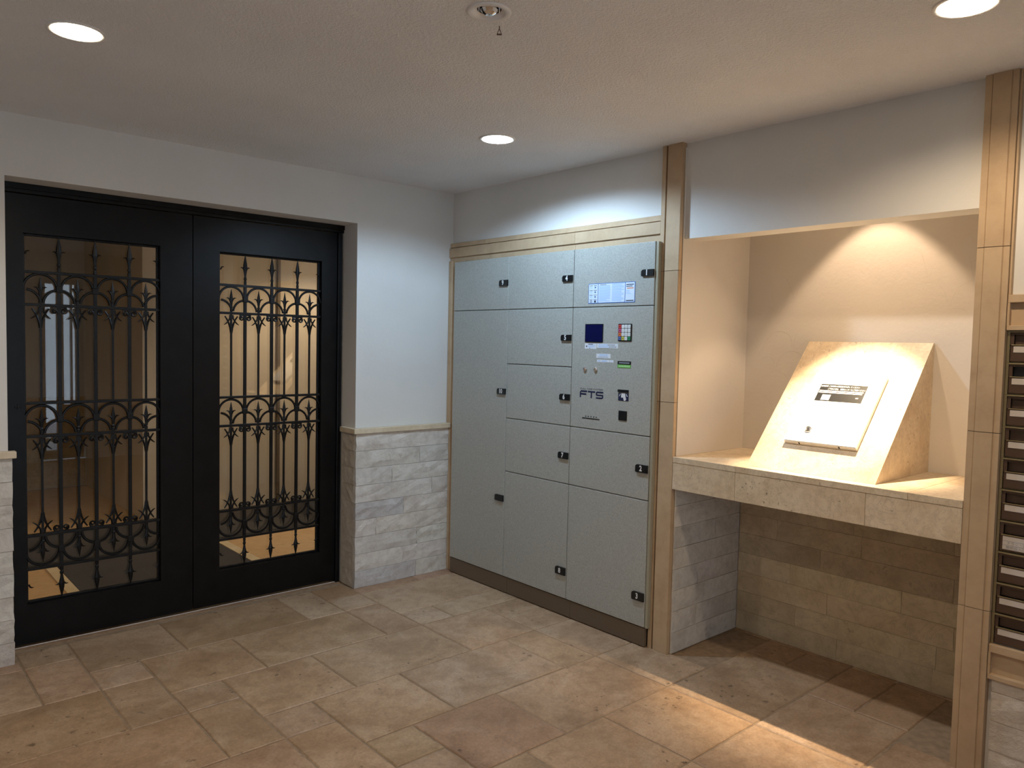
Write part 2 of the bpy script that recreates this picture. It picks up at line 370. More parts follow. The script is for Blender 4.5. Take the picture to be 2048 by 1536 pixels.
for j in range(-2, 26):                             # the rest of the room in the same mixed format
    for i in range(-5, 20):
        if (i, j) in used: continue
        if GX(i+1) > -.12 and GY(j) > -1.5: used.add((i, j)); continue
        if GX(i+1) > -.0 and (GY(j) > -1.7 or GY(j) < -2.94): used.add((i, j)); continue
        for nx, ny in random.choice([[(3, 2), (2, 2), (2, 1), (1, 2), (1, 1)], [(2, 2), (1, 2), (1, 1)], [(1, 1)]]):
            if all((i+a, j+b) not in used for a in range(nx) for b in range(ny)):
                k = random.uniform(.94, 1.10); add_tile(i, j, nx, ny, (k, k*random.uniform(.86, .97), k*random.uniform(.68, .92))); break

# ---- rough split stones
def brick(parent, o, u, n, u0_, u1_, z0, z1, mat, depth=.03, rough=.004, nu=4, nz=3, gap=.0008, name='brick', edge=.0025):
    o = Vector(o); u = Vector(u); n = Vector(n); w = MB(); vs = []
    for a in range(nu+1):
        for b in range(nz+1):
            e = (a in (0, nu)) or (b in (0, nz)); d = depth-(edge if e else 0)+random.uniform(-rough, rough*.6)*(1 if not e else .7)
            uu = u0_+gap+(u1_-u0_-2*gap)*a/nu; zz = z0+gap+(z1-z0-2*gap)*b/nz
            if a in (0, nu): uu += random.uniform(-rough, rough)*.35
            vs.append(o+u*uu+Vector((0, 0, zz))+n*d)
    k = nz+1; fs = [(a*k+b, (a+1)*k+b, (a+1)*k+b+1, a*k+b+1) for a in range(nu) for b in range(nz)]
    border = [a*k for a in range(nu+1)]+[nu*k+b for b in range(1, nz+1)]+[a*k+nz for a in range(nu-1, -1, -1)]+[b for b in range(nz-1, 0, -1)]
    base = len(vs)
    for bi in border: vs.append(vs[bi]-n*((vs[bi]-o).dot(n)))
    L = len(border)
    for q in range(L): fs.append((border[q], border[(q+1) % L], base+(q+1) % L, base+q))
    fs.append(tuple(range(base, base+L))[::-1])
    w.add(vs, fs); ob = obj(name, w, mat, parent)
    k = random.uniform(.93, 1.03); ob.color = (k*random.uniform(.98, 1.02), k, k*random.uniform(.97, 1.01), 1)
    return ob
RZ = .0995                                          # course height
# right pier (between the door and the lockers)
XS = -.687
cuts = {0: [.64], 1: [.5], 2: [.65], 3: [.21], 4: [.5], 5: [.81], 6: [.37], 7: [.67], 8: []}
for r in range(9):
    ed = [0]+cuts[r]+[1]
    for a, b in zip(ed[:-1], ed[1:]):
        ob = brick(wall_far, (0, -.0005, 0), (1, 0, 0), (0, -1, 0), XS+(-.030-XS)*a, XS+(-.030-XS)*b, r*RZ, (r+1)*RZ, M['split'], .03, .005, 6 if b-a > .4 else 4, 3)
        if (r, a) in ((0, 0), (4, 0)): ob.color = (.84, .85, .90, 1)
    ob = brick(wall_far, (XR-.0005, 0, 0), (0, 1, 0), (-1, 0, 0), -.0004, YD-.03, r*RZ, (r+1)*RZ, M['split'], .010, .003)
    ob.color = (.86, .80, .72, 1)
# left pier
for r in range(9):
    xe = [-2.342, -2.342-random.uniform(.25, .5), -2.342-random.uniform(.75, 1.0), -2.342-random.uniform(1.2, 1.5), -4.29]
    for a, b in zip(xe[1:], xe[:-1]): brick(wall_far, (0, -.0005, 0), (1, 0, 0), (0, -1, 0), a, b, r*RZ, (r+1)*RZ, M['split'], .032, .006, 5, 3)
# niche below the counter: left cheek and back
for r in range(8):
    z1 = min((r+1)*RZ, .776)
    if z1-r*RZ < .02: continue
    ed = [0, random.choice([.35, .6]), 1] if r % 2 else [0, 1]
    for a, b in zip(ed[:-1], ed[1:]): brick(wall_right, (0, YN0-.0005, 0), (1, 0, 0), (0, -1, 0), -.010+.548*a, -.010+.548*b, r*RZ, z1, M['split'], .010, .003)
    y = YN0-.011; first = True
    while y > YN1+.001:
        L = random.uniform(.34, .66); y2 = y-L*(.55 if first and r % 2 else 1); first = False
        if y2 < YN1+.14: y2 = YN1
        brick(niche_wall, (XB-.0005, 0, 0), (0, -1, 0), (-1, 0, 0), -y, -y2, r*RZ, z1, M['smooth'], .012, .0014, gap=.0006, edge=.0018); y = y2
# stones below the mailboxes and on along the wall
for r in range(4):
    z1 = min((r+1)*RZ, .342)
    y = -3.052
    while y > -5.55:
        y2 = max(y-random.uniform(.28, .5), -5.59)
        if z1-r*RZ > .02: brick(wall_right, (-.0005, 0, 0), (0, -1, 0), (-1, 0, 0), -y, -y2, r*RZ, z1, M['split'], .016, .004, 5, 3).color = (.98, .92, .86, 1)
        y = y2
# cap rail over the pier stones
def capbar(x0, x1, side=None):
    w = MB(); w.box(x0, x1, -.042, -.0005, .8965, .926, 0, .003)
    if side is not None: w.box(side-.022 if side < x0+.1 else side, side, -.001, YD-.03, .8965, .926, 0, .002)
    return w
o = struct('trim_1', capbar(-.705, -.028), M['cap']); w = MB(); w.box(-.702, XR-.0005, -.0004, YD-.03, .8965, .926, 0, .002); obj('cap_return', w, M['cap'], o); o.color = (1, 1, 1, 1)
o = struct('trim_2', capbar(-4.29, -2.328), M['cap'])

# ---- pilasters: moulded sandstone in stacked blocks
def pilaster(name, profile, joints):
    root = empty_struct(name)
    zs = [0]+joints+[H]
    for a, b in zip(zs[:-1], zs[1:]):
        w = MB(); z0, z1 = a+.0012*(a > 0), b-.0012*(b < H)
        w.prism(profile, lambda p, k: (p[0], p[1], z1 if k else z0)); ob = obj('stone_block', w, M['pil'], root)
        k = random.uniform(.96, 1.04); ob.color = (k, k, k, 1)
    w = MB()                                        # mortar behind the hairline joints
    for z in joints: w.prism([(min(x+.0025, 0) if x < -.004 else x, y*(1) ) for x, y in profile], lambda p, k: (p[0], p[1], z+.0012 if k else z-.0012))
    obj('mortar_joint', w, M['taupe'], root)
    return root
P1 = [(-.0003, -1.6235), (-.030, -1.6235), (-.030, -1.645), (-.012, -1.6465), (-.012, -1.6555), (-.034, -1.657), (-.034, -1.733), (-.032, -1.7352), (-.0003, -1.7352)]
pilaster('trim_3', P1, [1.1755, 1.778])
P2 = [(-.0003, -2.9425), (-.030, -2.9425), (-.030, -2.962), (-.0285, -2.963), (-.034, -2.966), (-.034, -3.018), (-.0295, -3.0205), (-.031, -3.0215), (-.031, -3.0385), (-.0003, -3.0395)]
pilaster('trim_4', P2, [.5706, 1.1686, 1.7833])
P3 = [(x, y-.41) for x, y in P2]; pilaster('trim_5', P3, [.5706, 1.1686, 1.7833])
# ---- stone surround of the lockers
root = empty_struct('trim_6')
for a, b in ((-.002, -.34), (-.3412, -1.075), (-1.0762, -1.6225)):
    w = MB(); w.prism([(-.0003, 1.9195), (-.0003, 2.040), (-.018, 2.040), (-.022, 2.036), (-.022, 2.014), (-.012, 2.012), (-.030, 2.008), (-.030, 1.953), (-.020, 1.950), (-.020, 1.9195)], lambda p, k: (p[0], b if k else a, p[1])); obj('head_block', w, M['pil'], root)
w = MB(); w.prism([(-.0003, -.002), (-.028, -.002), (-.033, -.006), (-.033, -.030), (-.022, -.034), (-.022, -.066), (-.0003, -.066)], lambda p, k: (p[0], p[1], 1.930 if k else 0)); obj('side_block', w, M['pil'], root)
# ---- trims round the mailboxes
for nm, za, zb in (('trim_7', 1.5085, 1.625), ('trim_8', .343, .4605)):
    w = MB()
    for q in ((za, za+.016), (zb-.026, zb)): w.box(-.026, -.0005, -3.341, -3.0402, q[0], q[1], 0, .0015)
    w.box(-.026, -.0005, -3.047, -3.0402, za+.016, zb-.026); w.box(-.006, -.0005, -3.341, -3.047, za+.016, zb-.026); struct(nm, w, M['pil'])
w = MB(); w.box(-.022, -.0005, -3.046, -3.0402, 1.626, H-.001); struct('trim_13', w, M['pil'])

# ================================================================== DOORS
w = MB(); w.box(XL+.0005, XR-.0005, YD-.016, YD+.075, 2.046, ZL-.0005, 0, .003); w.box(XL+.0005, XR-.0005, YD-.024, YD-.016, 2.062, ZL-.0005, 0, .002)
w.box(-.7125, -.6875, YD-.016, YD+.075, .0005, 2.046, 0, .003); w.box(XL+.0005, -2.337, YD-.016, YD+.075, .0005, 2.046, 0, .003)
struct('trim_9', w, M['bronze'])
w = MB(); w.box(XL+.012, -.69, YD-.028, YD+.14, -.004, .0004, 0); w.box(XL+.012, -.69, YD-.004, YD-.001, .0004, .003, 1); struct('trim_10', w, [M['floor'], M['steel']]).color = (.80, .72, .68, 1)
YG = YD+.018                                        # plane of the ironwork
PITCH_B = .1495
def arc(cx, cz, r, a0, a1, n=12): return [(cx+r*math.cos(math.radians(a0+(a1-a0)*i/n)), YG, cz+r*math.sin(math.radians(a0+(a1-a0)*i/n))) for i in range(n+1)]
ML = {}
def shared(key, build):
    if key not in ML: ML[key] = mesh(key, build(), M['iron'], Vector((0, YG, 0)), False)
    return ML[key]
def spear(L, wd, up=1):
    w = MB(); n = 8
    prof = [(.0075, 0), (.0078, .12*L), (.0052, .15*L), (.0085, .18*L), (.0085, .23*L), (.0055, .27*L), (.0075, .38*L), (wd, .55*L), (wd*.85, .68*L), (wd*.42, .86*L), (.0008, L)]
    w.lathe((0, YG, 0), [(r, up*h) for r, h in prof], n, sy=.7)
    for s in (-1, 1):
        b = .47*L
        w.tube([(s*.004, YG, up*b), (s*.010, YG, up*(b+.012)), (s*.018, YG, up*(b+.017)), (s*.027, YG, up*(b+.016))], [.005, .0045, .0032, .0008], 5)
    return w
def calyx(up=1):                                    # crossing leaf blades where a thin bar meets its rail
    w = MB()
    for s in (-1, 1):
        w.tube([(s*.003, YG, -up*.098), (s*.005, YG, -up*.074), (s*.012, YG, -up*.050), (s*.022, YG, -up*.028), (s*.034, YG, -up*.010)], [.0045, .0056, .0050, .0044, .0036], 5)
        w.tube([(s*.006, YG-.003, -up*.004), (s*.009, YG-.004, -up*.022), (s*.018, YG-.004, -up*.038), (s*.030, YG-.003, -up*.050), (s*.040, YG-.002, -up*.056)], [.0062, .0048, .0042, .0036, .0016], 5)
    w.box(-.009, .009, YG-.008, YG+.006, -up*.024 if up > 0 else .004, -up*.004 if up > 0 else .024)
    return w
def scroll(up=1):                                   # pair of small volutes under a rail
    w = MB()
    for s in (-1, 1):
        pts = []
        for i in range(15):
            a = math.radians(90-s*0+i*34*s*-1); r = .0145*(1-i/17); pts.append((s*.018+r*math.cos(a), YG-.003, -up*.0185+up*r*math.sin(a)))
        w.tube(pts, .0046, 5)
    w.box(-.03, .03, YG-.006, YG+.004, -up*.006, 0)
    return w
def halfring(r, up, name):
    w = MB(); pts = arc(0, 0, r, 4, 176, 16); w.tube([(x, y, up*z) for x, y, z in pts], .0060, 6)
    return w
def build_leaf(nm, x0, x1, wx0, wx1, cx, latch):
    root = empty_struct(nm, (cx, YD, 0)); Z0, Z1 = .012, 2.043; wz0, wz1 = .192, 1.875; yb = YD+.045
    def part(name, me, x, z, label=None):
        o = bpy.data.objects.new(name, me); C.objects.link(o); o.parent = root; o.location = (x-cx, YG-YD, z); return o
    w = MB(); w.box(x0, wx0, YD, yb, Z0, Z1); obj('stile', w, M['bronze'], root)
    w = MB(); w.box(wx1, x1, YD, yb, Z0, Z1); obj('stile', w, M['bronze'], root)
    w = MB(); w.box(wx0, wx1, YD, yb, wz1, Z1); obj('top_rail', w, M['bronze'], root)
    w = MB(); w.box(wx0, wx1, YD, yb, Z0, wz0); obj('bottom_rail', w, M['bronze'], root)
    w = MB(); t = .010                               # slim glazing bead round the pane
    for a in ((wx0, wx0+t, wz0, wz1), (wx1-t, wx1, wz0, wz1), (wx0+t, wx1-t, wz1-t, wz1), (wx0+t, wx1-t, wz0, wz0+t)): w.box(a[0], a[1], YD+.026, yb-.002, a[2], a[3], 0, .002)
    obj('glazing_bead', w, M['iron'], root)
    w = MB(); w.box(wx0+.002, wx1-.002, YD+.034, YD+.038, wz0+.002, wz1-.002); obj('glass_pane', w, M['glass'], root)
    thick = [cx+k*PITCH_B for k in (-1, 0, 1)]; thin = [cx+(k+.5)*PITCH_B for k in (-2, -1, 0, 1)]
    RA = [(1.705, 1.558, 1), (1.112, .960, 1), (.503, .350, -1)]
    rail = shared('rail', lambda: MB().box(-(wx1-wx0)/2, (wx1-wx0)/2, YG-.007, YG+.005, -.0065, .0065, 0, .0015))
    for za, zb, up in RA:
        for z in (za, zb): part('grille_rail', rail, (wx0+wx1)/2, z)
    tb = shared('thick_bar', lambda: MB().box(-.0075, .0075, YG-.0055, YG+.0075, -.682, .682, 0, .001))
    for x in thick:
        part('thick_bar', tb, x, 1.0275)
        part('spear_head', shared('spear_up', lambda: spear(.163, .0125, 1)), x, 1.7095); part('spear_head', shared('spear_down', lambda: spear(.150, .0125, -1)), x, .3455)
    t1 = shared('thin_bar_a', lambda: MB().box(-.0045, .0045, YG-.004, YG+.005, -.223, .223))
    for x in thin:
        part('thin_bar', t1, x, 1.335); part('thin_bar', shared('thin_bar_b', lambda: MB().box(-.0045, .0045, YG-.004, YG+.005, -.2285, .2285)), x, .7315)
        for za, zb, up in RA:
            k = 'u' if up > 0 else 'd'; base = zb if up > 0 else za
            part('small_spear', shared('small_spear_'+k, lambda: spear(.122, .0095, up)), x, base+up*.006)
            part('calyx', shared('calyx_'+k, lambda: calyx(up)), x, base-up*.006)
            part('arch', shared('arch_big_'+k, lambda: halfring(.0665, up, 'a')), x, base+up*.0735)
    for za, zb, up in RA:
        k = 'u' if up > 0 else 'd'; base = zb if up > 0 else za
        for x in thick:
            part('arch', shared('arch_small_'+k, lambda: halfring(.0640, up, 'b')), x, base+up*.006); part('scroll', shared('scroll_'+k, lambda: scroll(up)), x, base-up*.006)
            part('collar', shared('collar_'+k, lambda: MB().box(-.0135, .0135, YG-.010, YG+.008, min(0, up*.03), max(0, up*.03), 0, .003)), x, base+up*.060)
    for za, zb, up in RA:                            # half motifs where the pattern meets the frame
        k = 'u' if up > 0 else 'd'; base = zb if up > 0 else za
        for sgn, xe in ((1, wx0+.011), (-1, wx1-.011)):
            q = shared('arch_half_%s%d' % (k, sgn), lambda: MB().tube([(sgn*x, y, up*z) for x, y, z in arc(0, 0, .0640, 4, 82, 9)], .0060, 6))
            part('half_arch', q, xe-sgn*.006, base+up*.006)
    for sgn, xe in ((1, wx0+.010), (-1, wx1-.010)):
        part('spear_barb', shared('barb_%d' % sgn, lambda: MB().tube([(0, YG, -.012), (sgn*.005, YG, 0), (sgn*.012, YG, .004), (sgn*.020, YG, .003)], [.004, .004, .003, .0008], 5)), xe, 1.795)
        part('spear_barb', shared('barbd_%d' % sgn, lambda: MB().tube([(0, YG, .012), (sgn*.005, YG, 0), (sgn*.012, YG, -.004), (sgn*.020, YG, -.003)], [.004, .004, .003, .0008], 5)), xe, .268)
    if latch:
        w = MB(); w.box(latch-.014, latch+.012, YD-.006, YD-.0003, 1.096, 1.104, 0, .001); w.box(latch-.002, latch+.004, YD-.010, YD-.0003, 1.088, 1.112, 0, .001); obj('lock_plate', w, M['iron'], root)
    return root
build_leaf('door_1', -2.336, -1.5295, -2.264, -1.684, -1.9715, -2.29)
build_leaf('door_2', -1.5245, -.7135, -1.390, -.808, -1.0985, None)

# ================================================================== LOBBY BEYOND THE DOORS
w = MB(); w.box(-3.2, .9, TH, 4.4, -.06, -.002); struct('floor_lobby', w, M['lobbyfloor'])
w = MB(); w.box(-1.13, .9, 2.42, 2.6, 0, H); w.box(-1.13, -.95, 2.6, 4.2, 0, H); struct('wall_lobby_far', w, M['lobbywall'])
w = MB(); w.box(-3.2, -.95, 4.2, 4.4, 0, H); struct('wall_hall_end', w, M['plaster'])
w = MB(); w.box(.55, .9, TH, 2.42, 0, H); struct('wall_lobby_right', w, M['lobbywall'])
w = MB(); w.box(-3.4, -3.2, TH, 4.4, 0, H); struct('wall_lobby_left', w, M['lobbywall'])
w = MB(); w.box(-3.2, .9, TH, 4.4, H, H+.1); struct('ceiling_lobby', w, M['ceiling'])
w = MB(); w.box(-1.90, -.93, .34, 1.46, -.001, .006); w.box(-3.19, .54, 1.46, 2.41, -.001, .006)
tag(obj('carpet', w, M['mat']), 'charcoal T-shaped carpet in the lobby behind the glass doors', 'carpet')
w = MB(); w.box(-.925, -.865, .34, 1.44, -.001, .007, 0, .001); w.box(-1.965, -1.905, .34, 1.44, -.001, .007, 0, .001); struct('trim_11', w, M['border'])
for r in range(7):
    x = -3.15
    while x < -1.14:
        x2 = min(x+random.uniform(.35, .7), -1.135); brick(bpy.data.objects['wall_hall_end'], (0, 4.1995, 0), (1, 0, 0), (0, -1, 0), x, x2, .006+r*.12, .006+(r+1)*.12, M['smooth'], .012, .002).color = (1.05, .95, .8, 1); x = x2
w = MB(); w.box(-.055, -.03, 2.39, 2.4195, .007, H, 0, .002); struct('trim_12', w, M['taupe'])

# ================================================================== ENTRANCE AND ADDED FILL GLAZING BEHIND THE CAMERA
w = MB()
for a in ((EX0, EX0+.05), (-1.00, -.94), (-.87, -.85), (EX1-.05, EX1)): w.box(a[0]+.0005, a[1]-.0005, -5.72, -5.66, .001, 2.049, 0, .003)
w.box(EX0+.05, EX1-.05, -5.72, -5.66, 1.99, 2.049, 0, .003); w.box(EX0+.05, EX1-.05, -5.72, -5.66, .001, .10, 0, .003); w.box(-.94, EX1-.05, -5.715, -5.665, .10, .62, 0, .003)
wd = struct('window_1', w, M['bronze'])
w = MB(); w.box(EX0+.04, EX1-.04, -5.694, -5.688, .09, 2.0); obj('glass_pane', w, M['glass'], wd)
w = MB()
for k in range(5): xk = GX0+(GX1-GX0-.05)*k/4; w.box(xk+.0005, xk+.0495, -5.72, -5.66, .001, 2.049, 0, .003)
for z0, z1 in ((.001, .10), (1.99, 2.049)): w.box(GX0+.05, GX1-.05, -5.715, -5.665, z0, z1)
wd = struct('window_fill', w, M['bronze'])  # added glazing, for ambient fill and the sheen on the door stile
w = MB(); w.box(GX0+.01, GX1-.01, -5.694, -5.688, .09, 2.0); obj('glass_pane', w, M['glass'], wd)
w = MB(); w.box(-6, 4, -10, -5.8, -.1, -.03); struct('floor_outside', w, M['pavement'])

# ================================================================== CEILING LAMPS
def spot(name, loc, power, col, size, blend, parent, radius=.03):
    l = bpy.data.lights.new(name, 'SPOT'); l.energy = power; l.color = col; l.spot_size = math.radians(size); l.spot_blend = blend; l.shadow_soft_size = radius
    o = bpy.data.objects.new(name, l); C.objects.link(o); o.parent = parent; o.location = Vector(loc)-wpos(parent); return o
def downlight(key, kind, label):
    x, y = LX[key[0]], LY[key[1]]; t = thing('downlight', label, 'downlight', (x, y, H), 'recessed ceiling downlights')
    R = .082 if kind != 'off' else .0625; ri = .069 if kind != 'off' else .046
    w = MB(); w.lathe((x, y, H), [(R, -.0003), (R, -.003), (R-.004, -.005), (ri, -.004), (ri-.002, -.0005), (R, -.0003)], 40); obj('trim_ring', w, M['white'], t, True)
    if kind == 'off':
        w = MB(); w.lathe((x, y, H), [(.046, -.003), (.040, .001), (.034, .006)], 40); obj('cone', w, M['white'], t, True)
        w = MB(); w.lathe((x, y, H), [(.034, .006), (.0335, .030), (.020, .045), (.0005, .048)], 32); obj('reflector', w, M['chrome'], t, True)
        w = MB(); w.lathe((x, y, H), [(.0005, -.011), (.010, -.0095), (.019, -.004), (.025, .004), (.027, .014), (.022, .028)], 14); obj('bulb', w, M['chrome'], t)
    else:
        w = MB(); w.lathe((x, y, H), [(.0590, .030), (.0590, -.0005), (.0685, -.0035), (.066, -.0052), (.0005, -.0060)], 40)
        obj('lens', w, M['lampled'] if kind == 'led' else M['lampwarm'], t, True)
        if kind == 'led': spot('led_beam', (x, y, H-.012), P_LED, LEDC, 160, .30, t, .03)
        else: spot('warm_beam', (x, y, H-.012), P_WARM if kind == 'warm' else P_WARM_R, WARM, 158, .5, t, .035)
    return t
downlight((0, 2), 'warm', 'lit warm downlight in the ceiling in front of the iron doors')
downlight((2, 2), 'led', 'lit cool white downlight in the ceiling in front of the parcel lockers')
downlight((1, 1), 'off', 'unlit downlight with chrome bulb in the middle of the ceiling')
downlight((2, 0), 'warmr', 'lit warm downlight in the ceiling beside the mailboxes')
downlight((0, 0), 'warm', 'lit warm downlight in the ceiling far from both the iron doors and the mailboxes')
t = thing('ceiling_hook', 'tiny brown triangular wire hook in the ceiling beside the unlit downlight', 'hook', (-1.437, -2.107, H))
w = MB(); w.tube([(-1.437, -2.107, H), (-1.437, -2.107, H-.008)], .0015, 5); obj('stem', w, M['wire'], t)
w = MB(); d = Vector((r0.x, r0.y, 0)); c = Vector((-1.437, -2.107, H-.008)); w.tube([c, c-d*.007+Vector((0, 0, -.016)), c+d*.007+Vector((0, 0, -.016)), c], .0014, 5); w.tube([c-d*.007+Vector((0, 0, -.016)), c+d*.007+Vector((0, 0, -.016))], .0026, 5); obj('loop', w, M['wire'], t)
# niche lamp
NX, NY, NZ = .295, -2.385, 2.33
t = thing('niche_downlight', 'small halogen downlight hidden above the niche lintel', 'downlight', (NX, NY, NZ))
w = MB(); w.lathe((NX, NY, NZ), [(.045, -.0003), (.045, -.003), (.040, -.005), (.033, -.004), (.031, -.0005), (.045, -.0003)], 32); obj('trim_ring', w, M['white'], t, True)
w = MB(); w.lathe((NX, NY, NZ), [(.031, -.001), (.0005, -.002)], 24); obj('lens', w, M['lampwarm'], t, True)
spot('halogen_flood', (NX, NY, NZ-.010), P_NICHE, HALO, 78, .25, t, .012)
spot('halogen_core', (NX, NY, NZ-.010), P_CORE, (1.0, .77, .50), 40, 1.0, t, .012).rotation_euler = (0, math.radians(3.0), 0)   # gimbal aimed at the stand
# lobby lamp
for lx, ly, pw, lab in ((.22, 1.75, P_LOBBY, 'lit warm downlight in the lobby beyond the right glass door'), (-2.15, .95, P_LOBBY*.6, 'lit warm downlight in the lobby beyond the left glass door')):
    t = thing('lobby_downlight', lab, 'downlight', (lx, ly, H)); w = MB(); w.lathe((lx, ly, H), [(.07, -.0003), (.07, -.004), (.055, -.004), (.055, -.0008)], 32); obj('trim_ring', w, M['white'], t, True)
    w = MB(); w.lathe((lx, ly, H), [(.055, -.0015), (.0005, -.002)], 24); obj('lens', w, M['lampwarm'], t, True)
    spot('lobby_beam', (lx, ly, H-.015), pw, WARM, 130 if pw > 40 else 118, .6, t, .05)

# ================================================================== PARCEL LOCKER
XF = -.0554                                         # front plane of the locker doors
Y0, YA, YB_, Y3 = -.090, -.596, -1.1005, -1.6195
ZB, ZS4, ZS3, ZS2, ZS1, ZT = .097, .7045, 1.0078, 1.3148, 1.6208, 1.9184
lk = thing('parcel_locker', 'speckled grey parcel locker with ten numbered doors and a keypad panel', 'locker', (.15, -.85, 0))
w = MB(); w.box(-.034, .40, Y0-.002, Y3-.001, ZB-.003, ZT-.001); obj('body', w, M['taupe'], lk)
for a, b in ((-.0885, -.628), (-.6290, -1.1285), (-1.1295, Y3+.0)):
    w = MB(); w.box(-.050, -.033, a, b, .006, ZB-.0035, 0, .001); obj('plinth_panel', w, M['taupe'], lk)
w = MB(); w.box(-.0525, -.0305, Y3-.0012, -1.636, ZB, ZT-.004, 0, .002); obj('edge_strip', w, M['edge'], lk)
def tabshape(w, yl, yr, z0, z1, mi=0):               # black pull tab with one rounded corner
    r = .012; P = [(yl-0, z0+.003), (yl-.003, z0), (yr, z0), (yr, z1)]
    P += [(yl-r+r*math.sin(0), z1)]
    for k in range(1, 6):
        a = math.pi/2*k/5; P.append((yl-r+r*math.sin(a), z1-r+r*math.cos(a)))
    w.prism(P, lambda p, k: (XF-.0095 if k else XF-.0002, p[0], p[1]), mi)
def locker_door(num, ya, yb, za, zb, tabs):
    w = MB(); w.box(XF, -.0345, ya-.0018, yb+.0018, za+.0018, zb-.0018, 0, .0025); d = obj('door', w, M['locker'], lk)
    d['label'] = 'speckled grey locker door numbered '+num if num else 'speckled grey locker door'
    for (zc, tx, hh) in tabs:
        w = MB(); yr = yb+.0035; tabshape(w, yr+.071, yr, zc-hh/2, zc+hh/2, 0)
        if tx: put_text(w, tx, .036, lambda a, b: (XF-.0100, yr+.038-a, zc+b), 1, sx=.85, bold=.035)
        obj('pull_tab', w, [M['black'], M['print_white']], d, label='black pull tab'+(' with white number '+tx if tx else ''))
    return d
locker_door('9', Y0, YA, ZS1, ZT, [(1.771, '9', .033)])
locker_door('10', Y0, YA, ZB, ZS1, [(1.157, '10', .033), (.5455, '', .035)])
locker_door('4', YA, YB_, ZS1, ZT, [(1.7715, '4', .032)]); locker_door('5', YA, YB_, ZS2, ZS1, [(1.466, '5', .031)])
locker_door('6', YA, YB_, ZS3, ZS2, [(1.158, '6', .032)]); locker_door('7', YA, YB_, ZS4, ZS3, [(.8525, '7', .034)])
locker_door('8', YA, YB_, ZB, ZS4, [(.2416, '8', .040)])
d1 = locker_door('1', YB_, Y3, ZS1, ZT, [(1.773, '1', .031)]); locker_door('2', YB_, Y3, ZS4, ZS3, [(.8535, '2', .037)]); locker_door('3', YB_, Y3, ZB, ZS4, [(.242, '3', .040)])
w = MB(); w.box(XF, -.0345, YB_-.0018, Y3+.0018, ZS3+.0018, ZS1-.0018, 0, .0025); cp = obj('control_panel', w, M['locker'], lk)
FX = lambda e: XF-.0003-e
def rect(w, ya, yb, za, zb, e, mi=0, t=.0006): w.box(FX(e)-t, FX(e), ya, yb, za, zb, mi)
# instruction sign on door 1
w = MB(); rect(w, -1.2077, -1.506, 1.6385, 1.737, 0, 0, .0012)
for a, b in ((-1.2105, -1.2695), (-1.2735, -1.4435), (-1.4475, -1.5032)): rect(w, a, b, 1.6415, 1.734, .0012, 1, .0002)
for i in range(15):
    z = 1.7285-i*.0058
    if i == 0: rect(w, -1.285, -1.325, z, z+.0022, .0014, 2, .0002); rect(w, -1.364, -1.436, z, z+.0034, .0014, 3, .0002); continue
    L = random.choice([.072, .072, .070, .05]); rect(w, -1.279, -1.279-L, z, z+.0036, .0014, 3, .0002); L = random.choice([.073, .073, .074, .06]); rect(w, -1.363, -1.363-L, z, z+.0036, .0014, 3, .0002)
for r in range(4):
    for c in range(2):
        y = -1.216-c*.027; z = 1.7255-r*.0232; rect(w, y, y-.020, z, z+.0022, .0014, 2, .0002)
        rect(w, y-.004, y-.016, z-.013, z-.003, .0014, 3 if r < 3 else 2, .0002); rect(w, y-.007, y-.013, z-.011, z-.005, .0016, 1 if c == 0 else 2, .0002)
rect(w, -1.452, -1.498, 1.722, 1.726, .0014, 2, .0002); rect(w, -1.452, -1.490, 1.714, 1.7175, .0014, 2, .0002); rect(w, -1.457, -1.497, 1.7045, 1.7085, .0014, 4, .0002)
for i in range(4): rect(w, -1.453, -1.453-random.choice([.03, .038, .02]), 1.6955-i*.0055, 1.6977-i*.0055, .0014, 3, .0002)
rect(w, -1.452, -1.499, 1.645, 1.6495, .0014, 2, .0002)
obj('instruction_sign', w, [M['blueprint'], M['signwhite'], M['navy'], M['paleblue'], M['orange']], d1, label='blue framed instruction sign with small print')
# display, keypad
w = MB(); rect(w, -1.193, -1.3121, 1.4450, 1.5366, 0, 0, .003); rect(w, -1.1965, -1.3086, 1.4485, 1.533, .003, 1, .0004); obj('display', w, [M['black'], M['screen']], cp, label='dark blue display')
w = MB(); w.box(FX(0)-.004, FX(0), -1.4104, -1.4944, 1.4525, 1.5366, 0, .002); kp = obj('keypad', w, M['black'], lk, label='black keypad with coloured keys')
KC = [['red', 'white', 'white', 'white'], ['pink', 'white', 'white', 'white'], ['orange', 'white', 'white', 'white'], ['blue', 'yellow', 'white', 'green']]
KT = [['', '1', '2', '3'], ['', '4', '5', '6'], ['', '7', '8', '9'], ['', '', '0', '']]
for r in range(4):
    for c in range(4):
        y = -1.4148-c*.01915; z = 1.5322-r*.0193; w = MB(); w.box(FX(.004)-.0022, FX(.004), y, y-.0168, z, z-.0172, 0, .001)
        if KT[r][c]: put_text(w, KT[r][c], .012, lambda a, b: (FX(.0063), y-.0084-a, z-.0086+b), 1)
        else: rect(w, y-.004, y-.0125, z-.007, z-.010, .0062, 1, .0002)
        obj('key', w, [KEYC[KC[r][c]], M['greyprint'] if KC[r][c] == 'white' else M['print_black']], kp)
def sticker(ya, yb, za, zb, rows, name='sticker'):
    w = MB(); rect(w, ya, yb, za, zb, 0, 0, .0006)
    for (a, b, c, d_, mi) in rows: rect(w, ya-(ya-yb)*a, ya-(ya-yb)*b, za+(zb-za)*c, za+(zb-za)*d_, .0006, mi, .0002)
    return obj(name, w, [M['sticker'], M['greyprint'], M['navy'], M['paleblue']], cp, label='small white sticker with print')
